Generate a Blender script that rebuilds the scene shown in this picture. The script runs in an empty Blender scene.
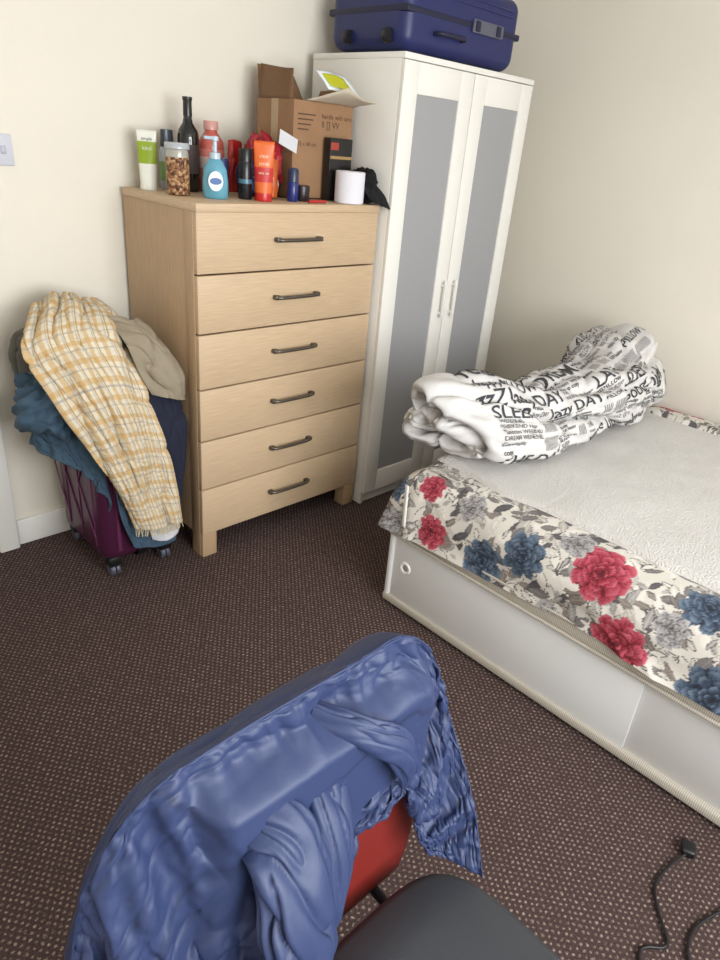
import bpy, bmesh, math, random
import numpy as np
from mathutils import Matrix, Vector
random.seed(3); np.random.seed(3)
SC=bpy.context.scene.collection
try:
    bpy.context.scene.view_settings.view_transform='Standard'
except Exception: pass

# ---------------------------------------------------------------- helpers
def srgb(r,g,b):
    f=lambda c:(c/255/12.92 if c/255<=.04045 else ((c/255+.055)/1.055)**2.4)
    return (f(r),f(g),f(b),1)
def new_mat(name,col,rough=.6,metal=0,noise=0,nscale=30,bump=0,bscale=200,spec=.5,stretch=None,alpha=None,trans=0,attr=None,coat=0,sheen=0):
    m=bpy.data.materials.new(name);m.use_nodes=True
    nt=m.node_tree;N=nt.nodes;L=nt.links;b=N['Principled BSDF']
    b.inputs['Base Color'].default_value=col
    b.inputs['Roughness'].default_value=rough;b.inputs['Metallic'].default_value=metal
    b.inputs['Specular IOR Level'].default_value=spec
    if trans: b.inputs['Transmission Weight'].default_value=trans
    if coat: b.inputs['Coat Weight'].default_value=coat
    if sheen: b.inputs['Sheen Weight'].default_value=sheen
    tc=N.new('ShaderNodeTexCoord');mp=N.new('ShaderNodeMapping');L.new(tc.outputs['Object'],mp.inputs['Vector'])
    if stretch: mp.inputs['Scale'].default_value=stretch
    src=None
    if attr:
        a=N.new('ShaderNodeAttribute');a.attribute_name=attr;src=a.outputs['Color'];L.new(src,b.inputs['Base Color'])
    if noise:
        n=N.new('ShaderNodeTexNoise');n.inputs['Scale'].default_value=nscale;n.inputs['Detail'].default_value=5
        L.new(mp.outputs[0],n.inputs['Vector'])
        mx=N.new('ShaderNodeMix');mx.data_type='RGBA';mx.blend_type='MULTIPLY'
        mr=N.new('ShaderNodeMapRange');mr.inputs['From Min'].default_value=.3;mr.inputs['From Max'].default_value=.7
        mr.inputs['To Min'].default_value=1-noise;mr.inputs['To Max'].default_value=1+noise*.4
        L.new(n.outputs['Fac'],mr.inputs['Value'])
        cb=N.new('ShaderNodeCombineColor')
        for k in range(3): L.new(mr.outputs[0],cb.inputs[k])
        mx.inputs[0].default_value=1
        if src: L.new(src,mx.inputs[6])
        else: mx.inputs[6].default_value=col
        L.new(cb.outputs[0],mx.inputs[7]);L.new(mx.outputs[2],b.inputs['Base Color'])
    if bump:
        n=N.new('ShaderNodeTexNoise');n.inputs['Scale'].default_value=bscale;n.inputs['Detail'].default_value=3
        L.new(tc.outputs['Object'],n.inputs['Vector'])
        bp=N.new('ShaderNodeBump');bp.inputs['Strength'].default_value=bump;bp.inputs['Distance'].default_value=.01
        L.new(n.outputs['Fac'],bp.inputs['Height']);L.new(bp.outputs[0],b.inputs['Normal'])
    return m
def empty(name,loc=(0,0,0)):
    e=bpy.data.objects.new(name,None);SC.objects.link(e);e.location=loc;e.empty_display_size=.1;return e
def link(o,parent=None):
    SC.objects.link(o)
    if parent:
        o.parent=parent;o.matrix_parent_inverse=Matrix.Translation(parent.location).inverted()
    return o
def mesh_obj(name,verts,faces,mat,parent=None,smooth=False):
    me=bpy.data.meshes.new(name);me.from_pydata([tuple(v) for v in verts],[],[tuple(f) for f in faces]);me.update()
    if mat: me.materials.append(mat)
    if smooth: me.polygons.foreach_set('use_smooth',[True]*len(me.polygons))
    o=bpy.data.objects.new(name,me);return link(o,parent)
def box(name,x0,x1,y0,y1,z0,z1,mat,parent=None,bev=0,seg=2,rotz=0,rot=None):
    cx,cy,cz=(x0+x1)/2,(y0+y1)/2,(z0+z1)/2
    bm=bmesh.new();bmesh.ops.create_cube(bm,size=1)
    for v in bm.verts: v.co=Vector((v.co.x*(x1-x0),v.co.y*(y1-y0),v.co.z*(z1-z0)))
    if bev: bmesh.ops.bevel(bm,geom=list(bm.edges),offset=bev,segments=seg,profile=.5,affect='EDGES')
    M=Matrix.Translation((cx,cy,cz))
    if rot: M=M@rot
    elif rotz: M=M@Matrix.Rotation(rotz,4,'Z')
    bm.transform(M)
    me=bpy.data.meshes.new(name);bm.to_mesh(me);bm.free();me.materials.append(mat)
    if bev:
        me.polygons.foreach_set('use_smooth',[True]*len(me.polygons))
        try: me.set_sharp_from_angle(angle=.6)
        except Exception: pass
    o=bpy.data.objects.new(name,me);return link(o,parent)
def lathe(name,prof,loc,mat,parent=None,n=28,sx=1,sy=1,rotz=0):
    vs=[];fs=[]
    for i,(r,z) in enumerate(prof):
        for j in range(n):
            a=2*math.pi*j/n
            x,y=r*math.cos(a)*sx,r*math.sin(a)*sy
            vs.append((loc[0]+x*math.cos(rotz)-y*math.sin(rotz),loc[1]+x*math.sin(rotz)+y*math.cos(rotz),loc[2]+z))
    for i in range(len(prof)-1):
        for j in range(n):
            fs.append((i*n+j,i*n+(j+1)%n,(i+1)*n+(j+1)%n,(i+1)*n+j))
    fs.append(tuple(range(n))[::-1]);fs.append(tuple((len(prof)-1)*n+j for j in range(n)))
    o=mesh_obj(name,vs,fs,mat,parent,True)
    try:o.data.set_sharp_from_angle(angle=.7)
    except Exception: pass
    return o
def tube(name,pts,r,mat,parent=None,cyc=False):
    c=bpy.data.curves.new(name,'CURVE');c.dimensions='3D';c.bevel_depth=r;c.bevel_resolution=3
    s=c.splines.new('NURBS');s.points.add(len(pts)-1)
    for i,p in enumerate(pts): s.points[i].co=(*p,1)
    s.use_endpoint_u=True;s.order_u=3;s.use_cyclic_u=cyc;s.resolution_u=6
    c.materials.append(mat)
    tmp=bpy.data.objects.new(name+'_c',c);SC.objects.link(tmp)
    dg=bpy.context.evaluated_depsgraph_get();me=bpy.data.meshes.new_from_object(tmp.evaluated_get(dg))
    bpy.data.objects.remove(tmp);me.name=name
    if not me.materials: me.materials.append(mat)
    me.polygons.foreach_set('use_smooth',[True]*len(me.polygons))
    return link(bpy.data.objects.new(name,me),parent)
def grid_obj(name,P,mat,parent=None,col=None,loop_u=False,loop_v=False,thick=0,smooth=True,sub=0):
    nu,nv=P.shape[:2]
    V=P.reshape(-1,3)
    iu=np.arange(nu if loop_u else nu-1);iv=np.arange(nv if loop_v else nv-1)
    A,B=np.meshgrid(iu,iv,indexing='ij');A2=(A+1)%nu;B2=(B+1)%nv
    F=np.stack([A*nv+B,A2*nv+B,A2*nv+B2,A*nv+B2],-1).reshape(-1,4)
    me=bpy.data.meshes.new(name)
    me.vertices.add(len(V));me.vertices.foreach_set('co',V.astype(np.float32).ravel())
    me.loops.add(len(F)*4);me.loops.foreach_set('vertex_index',F.astype(np.int32).ravel())
    me.polygons.add(len(F));me.polygons.foreach_set('loop_start',(np.arange(len(F))*4).astype(np.int32))
    try: me.polygons.foreach_set('loop_total',np.full(len(F),4,np.int32))
    except Exception: pass
    me.update(calc_edges=True);me.validate()
    if smooth: me.polygons.foreach_set('use_smooth',[True]*len(me.polygons))
    if col is not None:
        a=me.color_attributes.new('Col','FLOAT_COLOR','POINT')
        c=np.ones((len(V),4),np.float32);c[:,:3]=col.reshape(-1,3);a.data.foreach_set('color',c.ravel())
    me.materials.append(mat)
    o=bpy.data.objects.new(name,me);link(o,parent)
    if thick:
        m=o.modifiers.new('s','SOLIDIFY');m.thickness=thick;m.offset=0
    if sub:
        m=o.modifiers.new('ss','SUBSURF');m.levels=sub;m.render_levels=sub
    return o
def _h(ix,iy,s):
    n=np.sin(ix*127.1+iy*311.7+s*74.7)*43758.5453
    return n-np.floor(n)
def vn(x,y,s=0):
    ix=np.floor(x);iy=np.floor(y);fx=x-ix;fy=y-iy
    fx=fx*fx*fx*(fx*(fx*6-15)+10);fy=fy*fy*fy*(fy*(fy*6-15)+10)
    return (_h(ix,iy,s)*(1-fx)+_h(ix+1,iy,s)*fx)*(1-fy)+(_h(ix,iy+1,s)*(1-fx)+_h(ix+1,iy+1,s)*fx)*fy
def fbm(x,y,s=0,o=3):
    v=0;a=.5
    for i in range(o): v=v+a*(vn(x*2**i,y*2**i,s+i)-.5);a*=.5
    return v*2
def rdg(x,y,s): return 1-np.abs(2*vn(x,y,s)-1)
def cr(pts,n):
    P=np.array(pts,float);d=np.r_[0,np.cumsum(np.linalg.norm(np.diff(P,axis=0),axis=1))];d/=d[-1]
    T=np.gradient(P,d,axis=0)
    s=np.linspace(0,1,n);out=[]
    for t in s:
        i=min(np.searchsorted(d,t,side='right')-1,len(P)-2);h=d[i+1]-d[i];u=(t-d[i])/h
        out.append((2*u**3-3*u**2+1)*P[i]+(u**3-2*u**2+u)*h*T[i]+(-2*u**3+3*u**2)*P[i+1]+(u**3-u**2)*h*T[i+1])
    return np.array(out)
def normals(P):
    du=np.gradient(P,axis=0);dv=np.gradient(P,axis=1);n=np.cross(du,dv);return n/(np.linalg.norm(n,axis=-1,keepdims=True)+1e-9)
def text2d(body,size,maxlen=.012,off=0):
    c=bpy.data.curves.new('t','FONT');c.body=body;c.size=size;c.fill_mode='FRONT';c.resolution_u=3;c.offset=off
    o=bpy.data.objects.new('t',c);SC.objects.link(o)
    dg=bpy.context.evaluated_depsgraph_get();me=bpy.data.meshes.new_from_object(o.evaluated_get(dg));bpy.data.objects.remove(o)
    bm=bmesh.new();bm.from_mesh(me);bmesh.ops.triangulate(bm,faces=bm.faces)
    for _ in range(4):
        e=[e for e in bm.edges if e.calc_length()>maxlen]
        if not e: break
        bmesh.ops.subdivide_edges(bm,edges=e,cuts=1)
    bmesh.ops.triangulate(bm,faces=bm.faces);bm.verts.index_update()
    V=np.array([v.co[:2] for v in bm.verts]) if len(bm.verts) else np.zeros((0,2));F=[[v.index for v in f.verts] for f in bm.faces];bm.free()
    return V,F
def flat_text(name,body,size,M,mat,parent):
    V,F=text2d(body,size,1)
    return mesh_obj(name,[M@Vector((a,b,0)) for a,b in V],F,mat,parent)
def smst(x,a,b):
    t=np.clip((x-a)/(b-a),0,1);return t*t*(3-2*t)
def cloth_relax(P,W,frames=24,grow=.1,bend=.5,grav=.2,mass=.3,pin=2.0,maxd=.25):
    """let the sheet buckle: the rest length is grown, vertices are held by goal weights W"""
    nu,nv=P.shape[:2]
    try:
        tm=bpy.data.materials.new('tmp');o=grid_obj('tmp_cloth',P,tm)
        vg=o.vertex_groups.new(name='pin')
        Wf=W.reshape(-1)
        for i,w in enumerate(Wf): vg.add([i],float(w),'REPLACE')
        m=o.modifiers.new('c','CLOTH');s=m.settings
        s.quality=6;s.mass=mass;s.tension_stiffness=25;s.compression_stiffness=25;s.shear_stiffness=10;s.bending_stiffness=bend
        s.air_damping=2;s.shrink_min=-grow;s.shrink_max=-grow
        s.vertex_group_mass='pin';s.pin_stiffness=pin
        s.effector_weights.gravity=grav
        m.point_cache.frame_start=1;m.point_cache.frame_end=frames
        sc=bpy.context.scene;sc.frame_end=max(sc.frame_end,frames)
        for f in range(1,frames+1): sc.frame_set(f)
        dg=bpy.context.evaluated_depsgraph_get();me=o.evaluated_get(dg).to_mesh()
        a=np.zeros(len(me.vertices)*3,np.float32);me.vertices.foreach_get('co',a)
        Q=a.reshape(nu,nv,3).astype(float)
        bpy.data.objects.remove(o);sc.frame_set(1)
        if not np.isfinite(Q).all() or np.abs(Q-P).max()>maxd: return P
        return Q
    except Exception as ex:
        return P

# ---------------------------------------------------------------- materials
M_wallB=new_mat('wall_paint',srgb(233,226,212),.85,noise=.03,nscale=2,bump=.06,bscale=250)
M_ceil=new_mat('ceiling_paint',srgb(242,241,238),.9)
M_white=new_mat('white_gloss_paint',srgb(236,234,228),.35)
M_ward=new_mat('wardrobe_white',srgb(234,231,224),.4,noise=.015,nscale=3)
M_frost=new_mat('frosted_panel',srgb(156,156,158),.45)
def wood(name,c,st):
    m=new_mat(name,c,.5,noise=.13,nscale=9,stretch=st);return m
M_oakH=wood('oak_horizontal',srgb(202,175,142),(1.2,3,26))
M_oakV=wood('oak_vertical_shaded',srgb(184,154,120),(22,22,1.2))  # vertical grain; shade on the chest sides is put into this darker oak colour
M_dark=new_mat('gap_dark',srgb(40,30,22),.9)
M_pew=new_mat('pewter',srgb(105,98,90),.35,metal=.8)
M_black=new_mat('black_plastic',srgb(20,20,22),.4)
M_divan=new_mat('divan_panel',srgb(220,219,217),.55,noise=.02,nscale=4)
M_matt=new_mat('mattress_fabric',srgb(225,220,208),.9)

def carpet():
    m=bpy.data.materials.new('carpet');m.use_nodes=True;nt=m.node_tree;N=nt.nodes;L=nt.links;b=N['Principled BSDF']
    b.inputs['Roughness'].default_value=1;b.inputs['Specular IOR Level'].default_value=.1
    tc=N.new('ShaderNodeTexCoord');sp=N.new('ShaderNodeSeparateXYZ')
    nz=N.new('ShaderNodeTexNoise');nz.inputs['Scale'].default_value=80;nz.inputs['Detail'].default_value=3
    L.new(tc.outputs['Object'],nz.inputs['Vector'])
    va=N.new('ShaderNodeVectorMath');va.operation='MULTIPLY_ADD';va.inputs[1].default_value=(.010,.010,0)
    L.new(nz.outputs['Color'],va.inputs[0]);L.new(tc.outputs['Object'],va.inputs[2]);L.new(va.outputs[0],sp.inputs[0])
    def mth(op,a,bb=None,c=None):
        n=N.new('ShaderNodeMath');n.operation=op
        for i,v in enumerate([a,bb,c]):
            if v is None: continue
            if isinstance(v,(int,float)): n.inputs[i].default_value=v
            else: L.new(v,n.inputs[i])
        return n.outputs[0]
    sx=mth('DIVIDE',sp.outputs[0],.0165);sy=mth('DIVIDE',sp.outputs[1],.011)
    row=mth('FLOOR',sy);odd=mth('MULTIPLY',mth('MODULO',mth('ABSOLUTE',row),2.0),.5)
    fx=mth('SUBTRACT',mth('FRACT',mth('ADD',sx,odd)),.5);fy=mth('SUBTRACT',mth('FRACT',sy),.5)
    d=mth('SQRT',mth('ADD',mth('POWER',mth('MULTIPLY',fx,1.35),2),mth('POWER',fy,2)))
    dot=N.new('ShaderNodeMapRange');dot.inputs['From Min'].default_value=.38;dot.inputs['From Max'].default_value=.15
    L.new(d,dot.inputs['Value'])
    n2=N.new('ShaderNodeTexNoise');n2.inputs['Scale'].default_value=150;L.new(tc.outputs['Object'],n2.inputs['Vector'])
    fac=mth('MULTIPLY',dot.outputs[0],mth('MINIMUM',mth('MAXIMUM',mth('MULTIPLY_ADD',n2.outputs['Fac'],3.4,-1.15),0.08),1.0))
    n3=N.new('ShaderNodeTexNoise');n3.inputs['Scale'].default_value=350;n3.inputs['Detail'].default_value=4;L.new(tc.outputs['Object'],n3.inputs['Vector'])
    rmp=N.new('ShaderNodeValToRGB');L.new(n3.outputs['Fac'],rmp.inputs[0])
    rmp.color_ramp.elements[0].position=.3;rmp.color_ramp.elements[0].color=srgb(47,37,37);rmp.color_ramp.elements[1].position=.75;rmp.color_ramp.elements[1].color=srgb(95,76,73)
    mx=N.new('ShaderNodeMix');mx.data_type='RGBA';L.new(fac,mx.inputs[0]);L.new(rmp.outputs[0],mx.inputs[6]);mx.inputs[7].default_value=srgb(162,144,130)
    L.new(mx.outputs[2],b.inputs['Base Color'])
    bp=N.new('ShaderNodeBump');bp.inputs['Strength'].default_value=.5;bp.inputs['Distance'].default_value=.004
    L.new(mth('ADD',n3.outputs['Fac'],dot.outputs[0]),bp.inputs['Height']);L.new(bp.outputs[0],b.inputs['Normal'])
    return m
M_carpet=carpet()

# ---------------------------------------------------------------- room
XL,XR,YB,YF,ZC=-1.0,3.075,2.465,-1.5,2.42
box('floor',XL-.1,XR+.1,YF-.1,YB+.1,-.1,0,M_carpet)
box('ceiling',XL-.1,XR+.1,YF-.1,YB+.1,ZC,ZC+.1,M_ceil)
box('wall_back',XL-.1,XR+.1,YB,YB+.1,0,ZC,M_wallB)
box('wall_right',XR,XR+.1,YF-.1,YB,0,ZC,M_wallB)
box('wall_left',XL-.1,XL,YF-.1,YB,0,ZC,M_wallB)
wx0,wx1,wz0,wz1=-.3,1.9,.75,2.2
wf=empty('wall_front',(0,YF,0))
box('wall_below',XL,XR,YF-.1,YF,0,wz0,M_wallB,wf);box('wall_above',XL,XR,YF-.1,YF,wz1,ZC,M_wallB,wf)
box('wall_l',XL,wx0,YF-.1,YF,wz0,wz1,M_wallB,wf);box('wall_r',wx1,XR,YF-.1,YF,wz0,wz1,M_wallB,wf)
wn=empty('window_1',(0,YF,0))
for i,(a,b_) in enumerate([(wx0,wx0+.06),(.77,.83),(wx1-.06,wx1)]): box('frame_v%d'%i,a,b_,YF-.08,YF-.02,wz0,wz1,M_white,wn)
box('frame_b',wx0,wx1,YF-.08,YF-.02,wz0,wz0+.06,M_white,wn);box('frame_t',wx0,wx1,YF-.08,YF-.02,wz1-.06,wz1,M_white,wn)
box('baseboard_back',.68,XR-.002,YB-.018,YB-.001,.001,.105,M_white,None,.004)
box('baseboard_right',XR-.018,XR-.001,YF,YB-.02,.001,.105,M_white,None,.004)
dr=empty('door_1',(.2,YB,0))
box('door_leaf',-.16,.6,YB-.03,YB-.002,.008,2.0,M_white,dr,.003)
for i,(z0,z1) in enumerate([(.2,.9),(1.05,1.85)]): box('panel_%d'%i,-.04,.48,YB-.036,YB-.028,z0,z1,M_white,dr,.006)
box('architrave_r',.602,.675,YB-.04,YB-.001,.001,2.0,M_white,dr,.006)
box('architrave_l',-.235,-.162,YB-.04,YB-.001,.001,2.0,M_white,dr,.006)
box('architrave_t',-.235,.675,YB-.04,YB-.001,2.0,2.075,M_white,dr,.006)
sw=empty('light_switch',(.795,YB,1.39))
box('plate',.752,.846,YB-.010,YB-.0005,1.345,1.435,new_mat('switch_white',srgb(206,208,218),.3),sw,.004)
box('rocker',.808,.824,YB-.015,YB-.008,1.378,1.402,new_mat('switch_white2',srgb(180,182,194),.3),sw,.003)

# ---------------------------------------------------------------- chest of drawers
ch=empty('chest_of_drawers',(1.594,2.2,0))
cx0,cx1,cyf,cyb,cH=1.193,1.995,1.962,2.445,1.2945
box('top',cx0-.004,cx1,cyf-.006,cyb,cH-.026,cH,M_oakH,ch,.003)
box('side_left',cx0,cx0+.02,cyf+.02,cyb,.09,cH-.026,M_oakV,ch,.001)
box('side_right',cx1-.022,cx1-.002,cyf+.02,cyb,.09,cH-.026,M_oakV,ch,.001)
box('post_left',cx0-.002,cx0+.022,cyf+.02,cyf+.075,.0,cH-.026,M_oakV,ch,.002)
box('carcass',cx0+.022,cx1-.024,cyf+.035,cyb-.01,.12,cH-.03,M_dark,ch)
for i in range(6):
    z0=.098+i*.1955;box('drawer_front_%d'%(i+1),cx0,cx1-.002,cyf,cyf+.022,z0+.0035,z0+.1955-.002,M_oakH,ch,.0025)
    hz=z0+.105;hx=1.60
    tube('handle_%d'%(i+1),[(hx-.1,cyf-.006,hz),(hx-.095,cyf-.024,hz),(hx-.05,cyf-.028,hz),(hx+.05,cyf-.028,hz),(hx+.095,cyf-.024,hz),(hx+.1,cyf-.006,hz)],.0065,M_pew,ch)
    for s in(-1,1): box('handle_foot',hx+s*.093-.01,hx+s*.093+.01,cyf-.022,cyf,hz-.008,hz+.008,M_pew,ch,.003)
for a,b_ in((cx0,cx0+.062),(cx1-.064,cx1-.002)):
    box('foot_front',a,b_,cyf+.002,cyf+.06,0,.1,M_oakV,ch,.002);box('foot_back',a,b_,cyb-.06,cyb,0,.12,M_oakV,ch,.002)
box('plinth',cx0+.06,cx1-.06,cyf+.03,cyf+.045,.085,.13,M_oakH,ch)

# ---------------------------------------------------------------- wardrobe
wd=empty('wardrobe',(2.41,2.16,0))
x0,x1,yf,yb,H=2.008,2.808,1.912,2.41,1.8
box('side_left',x0,x0+.018,yf+.018,yb,0,H-.02,M_ward,wd,.001)
box('side_right',x1-.018,x1,yf+.018,yb,0,H-.02,M_ward,wd,.001)
box('top',x0-.002,x1+.002,yf,yb,H-.02,H,M_ward,wd,.002)
box('back',x0+.018,x1-.018,yb-.01,yb,0.05,H-.02,M_ward,wd)
box('plinth',x0+.018,x1-.018,yf+.03,yf+.045,0,.07,M_ward,wd)
mid=(x0+x1)/2
for k,(a,b_) in enumerate([(x0+.001,mid-.002),(mid+.002,x1-.001)]):
    z0,z1=.06,H-.023;fw=.078
    box('door%d_stile_a'%k,a,a+fw,yf,yf+.018,z0,z1,M_ward,wd,.0015)
    box('door%d_stile_b'%k,b_-fw,b_,yf,yf+.018,z0,z1,M_ward,wd,.0015)
    box('door%d_rail_t'%k,a+fw,b_-fw,yf,yf+.018,z1-.10,z1,M_ward,wd,.0015)
    box('door%d_rail_b'%k,a+fw,b_-fw,yf,yf+.018,z0,z0+.10,M_ward,wd,.0015)
    box('door%d_glass'%k,a+fw-.004,b_-fw+.004,yf+.006,yf+.012,z0+.09,z1-.09,M_frost,wd)
    hx=mid+(-.036 if k==0 else .036)
    box('handle_%d'%k,hx-.007,hx+.007,yf-.028,yf-.018,.84,1.0,M_ward,wd,.004)
    for hz in(.86,.98): box('handle_post',hx-.005,hx+.005,yf-.02,yf+.002,hz-.006,hz+.006,M_ward,wd,.002)

# ---------------------------------------------------------------- blue suitcase on wardrobe
sc=empty('blue_suitcase',(2.36,2.15,1.8))
M_nav=new_mat('suitcase_blue',srgb(28,36,90),.42,bump=.05,bscale=300)
M_nav2=new_mat('suitcase_trim',srgb(18,22,54),.5)
M_greyp=new_mat('grey_plastic',srgb(96,98,112),.4,metal=.2)
sx0,sx1,sy0,sy1,sz=2.035,2.705,1.95,2.36,1.802
box('shell',sx0,sx1,sy0,sy1,sz+.010,sz+.262,M_nav,sc,.05,6)
box('seam_band',sx0-.0015,sx1+.0015,sy0-.0015,sy1+.0015,sz+.122,sz+.144,M_nav2,sc,.005,2)
box('latch_rail',sx0+.36,sx1-.12,sy0-.010,sy0+.002,sz+.11,sz+.155,M_greyp,sc,.005)
for lx in(sx0+.37,sx1-.17): box('latch',lx,lx+.03,sy0-.014,sy0,sz+.115,sz+.15,M_nav2,sc,.004)
tube('handle',[(sx0+.15,sy0+.0,sz+.075),(sx0+.155,sy0-.03,sz+.075),(sx0+.19,sy0-.036,sz+.075),(sx0+.27,sy0-.036,sz+.075),(sx0+.30,sy0-.03,sz+.075),(sx0+.305,sy0+.0,sz+.075)],.008,M_nav2,sc)
for i,(fx,fy) in enumerate([(sx0+.07,sy0+.07),(sx1-.07,sy0+.07),(sx0+.07,sy1-.07),(sx1-.07,sy1-.07)]): box('foot_%d'%i,fx-.02,fx+.02,fy-.02,fy+.02,sz-.001,sz+.02,M_nav2,sc,.004)
for i,dz in enumerate((.19,.21)): box('rib_%d'%i,sx0+.06,sx1-.06,sy0-.003,sy0+.006,sz+dz,sz+dz+.006,M_nav,sc,.002)
for yy in (sy0+.08,sy1-.12):
    o=lathe('wheel',[(.001,-.014),(.020,-.014),(.024,-.009),(.024,.009),(.020,.014),(.001,.014)],(0,0,0),M_black,sc,18)
    for v in o.data.vertices: a,b_,c=v.co;v.co=(sx0-.006+a,yy+c,sz+.05+b_)

# ---------------------------------------------------------------- bed
bed=empty('double_bed',(2.3,.37,0))
bx0,bx1,by0,by1=1.56,3.03,-.6,1.3415
box('divan_core',bx0+.022,bx1,by0,by1-.01,.02,.345,M_divan,bed,.006)
M_tape=bpy.data.materials.new('divan_tape');M_tape.use_nodes=True
nt=M_tape.node_tree;w=nt.nodes.new('ShaderNodeTexWave');w.inputs['Scale'].default_value=60;w.bands_direction='Y';tc=nt.nodes.new('ShaderNodeTexCoord');nt.links.new(tc.outputs['Object'],w.inputs['Vector'])
r=nt.nodes.new('ShaderNodeValToRGB');r.color_ramp.elements[0].color=srgb(164,155,142);r.color_ramp.elements[1].color=srgb(206,199,186);nt.links.new(w.outputs['Fac'],r.inputs[0]);nt.links.new(r.outputs[0],nt.nodes['Principled BSDF'].inputs['Base Color']);nt.nodes['Principled BSDF'].inputs['Roughness'].default_value=.9
box('top_border',bx0-.004,bx1,by0,by1,.302,.352,M_tape,bed,.010,3)
for z in(.302,.352): tube('piping',[(bx0-.006,by0,z),(bx0-.006,by1-.03,z),(bx0-.004,by1-.005,z),(bx0+.03,by1+.001,z),(bx1,by1+.001,z)],.006,M_tape,bed)
box('bottom_rail',bx0-.002,bx1,by0,by1,.012,.045,M_tape,bed,.008,3)
box('corner_post',bx0,bx0+.03,by1-.028,by1-.002,.03,.31,M_divan,bed,.01,3)
box('slide_panel',bx0+.008,bx0+.016,.40,by1-.028,.045,.302,M_divan,bed,.001)
box('slide_panel_back',bx0+.016,bx0+.021,by0,.42,.045,.302,M_divan,bed,.001)
M_ring=new_mat('ring',srgb(238,236,230),.3)
o=lathe('finger_pull',[(.012,0),(.013,.003),(.020,.005),(.023,.003),(.024,0)],(0,0,0),M_ring,bed,24)
for v in o.data.vertices: x,y,z=v.co;v.co=(bx0+.008-z,1.255+x,.185+y)
o=lathe('pull_recess',[(.001,0),(.0125,0),(.0125,.001),(.001,.001)],(0,0,0),new_mat('recess',srgb(150,148,140),.6),bed,24)
for v in o.data.vertices: x,y,z=v.co;v.co=(bx0+.0078-z,1.255+x,.185+y)
for i,(x,y) in enumerate([(bx0+.08,by0+.08),(bx0+.08,by1-.08),(bx1-.08,by0+.08),(bx1-.08,by1-.08)]): lathe('castor_%d'%i,[(.015,0),(.018,.01),(.018,.022)],(x,y,0),M_black,bed,12)
box('mattress',bx0+.02,bx1-.01,by0+.01,by1-.016,.354,.535,M_matt,bed,.06,5)

R=.07
step=.0036
pts=[];nrm=[]
def seg(a,b,n):
    d=np.hypot(b[0]-a[0],b[1]-a[1]);k=max(2,int(d/step))
    for i in range(k):
        t=i/k;pts.append((a[0]+(b[0]-a[0])*t,a[1]+(b[1]-a[1])*t));nrm.append(n)
def arc(c,r,a0,a1):
    k=int(abs(a1-a0)*r/step)+4
    for i in range(k):
        a=a0+(a1-a0)*i/k;pts.append((c[0]+r*math.cos(a),c[1]+r*math.sin(a)));nrm.append((math.cos(a),math.sin(a)))
seg((bx0,by0+.02),(bx0,by1-R),(-1,0));arc((bx0+R,by1-R),R,math.pi,math.pi/2)
seg((bx0+R,by1),(bx1-R,by1),(0,1));arc((bx1-R,by1-R),R,math.pi/2,0);seg((bx1,by1-R),(bx1,.2),(1,0))
pts=np.array(pts);nrm=np.array(nrm)
pc=np.r_[0,np.cumsum(np.linalg.norm(np.diff(pts,axis=0),axis=1))]
prof=[(.19,.549),(.12,.551),(.075,.547),(.04,.532),(.015,.505),(0,.47),(-.008,.43),(-.008,.40),(-.010,.372),(-.016,.345)]
pr=cr(prof,110);qc=np.r_[0,np.cumsum(np.linalg.norm(np.diff(pr,axis=0),axis=1))]
PP,QQ=np.meshgrid(pc,qc,indexing='ij')
ins=np.broadcast_to(pr[:,0],PP.shape);zz=np.broadcast_to(pr[:,1],PP.shape).copy()
hang=np.clip((QQ-.16)/.22,0,1)
pcorner=1.94
cb=np.exp(-((PP-pcorner-.02)/.11)**2)
wr=fbm(PP*4+QQ*3,QQ*5,5)*.022*hang+rdg(PP*9+QQ*14,QQ*6,9)*.013*hang+cb*hang*.06*(.7+.5*np.sin(PP*70))
hem=hang**2*(.028*fbm(PP*2.5,PP*0,3)+.004+cb*.02)
zz-=hem
X=pts[:,0][:,None]-nrm[:,0][:,None]*(ins-wr);Y=pts[:,1][:,None]-nrm[:,1][:,None]*(ins-wr)
zz+=(1-hang)*.005*fbm(PP*10,QQ*10,2)
farside=smst(PP,3.35,3.6)
zz+=farside*.030*smst(QQ,.0,.04)*(1-smst(QQ,.14,.24))*(1+.5*fbm(PP*8,QQ*8,4))
P=np.stack([X,Y,zz],-1)
P[...,0]=np.minimum(P[...,0],XR-.022)
def lin(c): return np.array(srgb(*c)[:3])
bg=lin((210,204,194))*np.ones(PP.shape+(3,))
rs=np.random.RandomState(11)
plen=pc[-1];qlen=qc[-1]
leafc=[(150,146,142),(112,106,104),(80,76,78),(176,170,162),(128,118,110),(196,190,182)]
for i in range(2900):
    p=rs.rand()*plen;q=rs.rand()*qlen;L_=.010+.028*rs.rand();W_=L_*(.28+.27*rs.rand());a=rs.rand()*math.pi
    i0,i1=np.searchsorted(pc,[p-L_,p+L_]);sl=(slice(i0,i1),slice(None))
    dp=PP[sl]-p;dq=QQ[sl]-q;u=dp*np.cos(a)+dq*np.sin(a);v=-dp*np.sin(a)+dq*np.cos(a)
    wdt=W_*(1-(u/L_)**2);m=(np.abs(u)<L_)&(np.abs(v)<wdt);outl=m&(np.abs(v)>wdt-.0022)
    c=lin(leafc[rs.randint(6)]);sh=np.where(np.abs(v)<.0015,1.5,np.where(np.sin(u*900+np.abs(v)*500)>.6,1.25,1.0))
    if rs.rand()<.25: c=lin((218,212,202));
    bb=bg[sl];bb[m]=(c*sh[...,None])[m]
    if rs.rand()<.5: bb[outl]=lin((88,82,82))
bg=np.minimum(bg,lin((222,216,208)))
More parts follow.
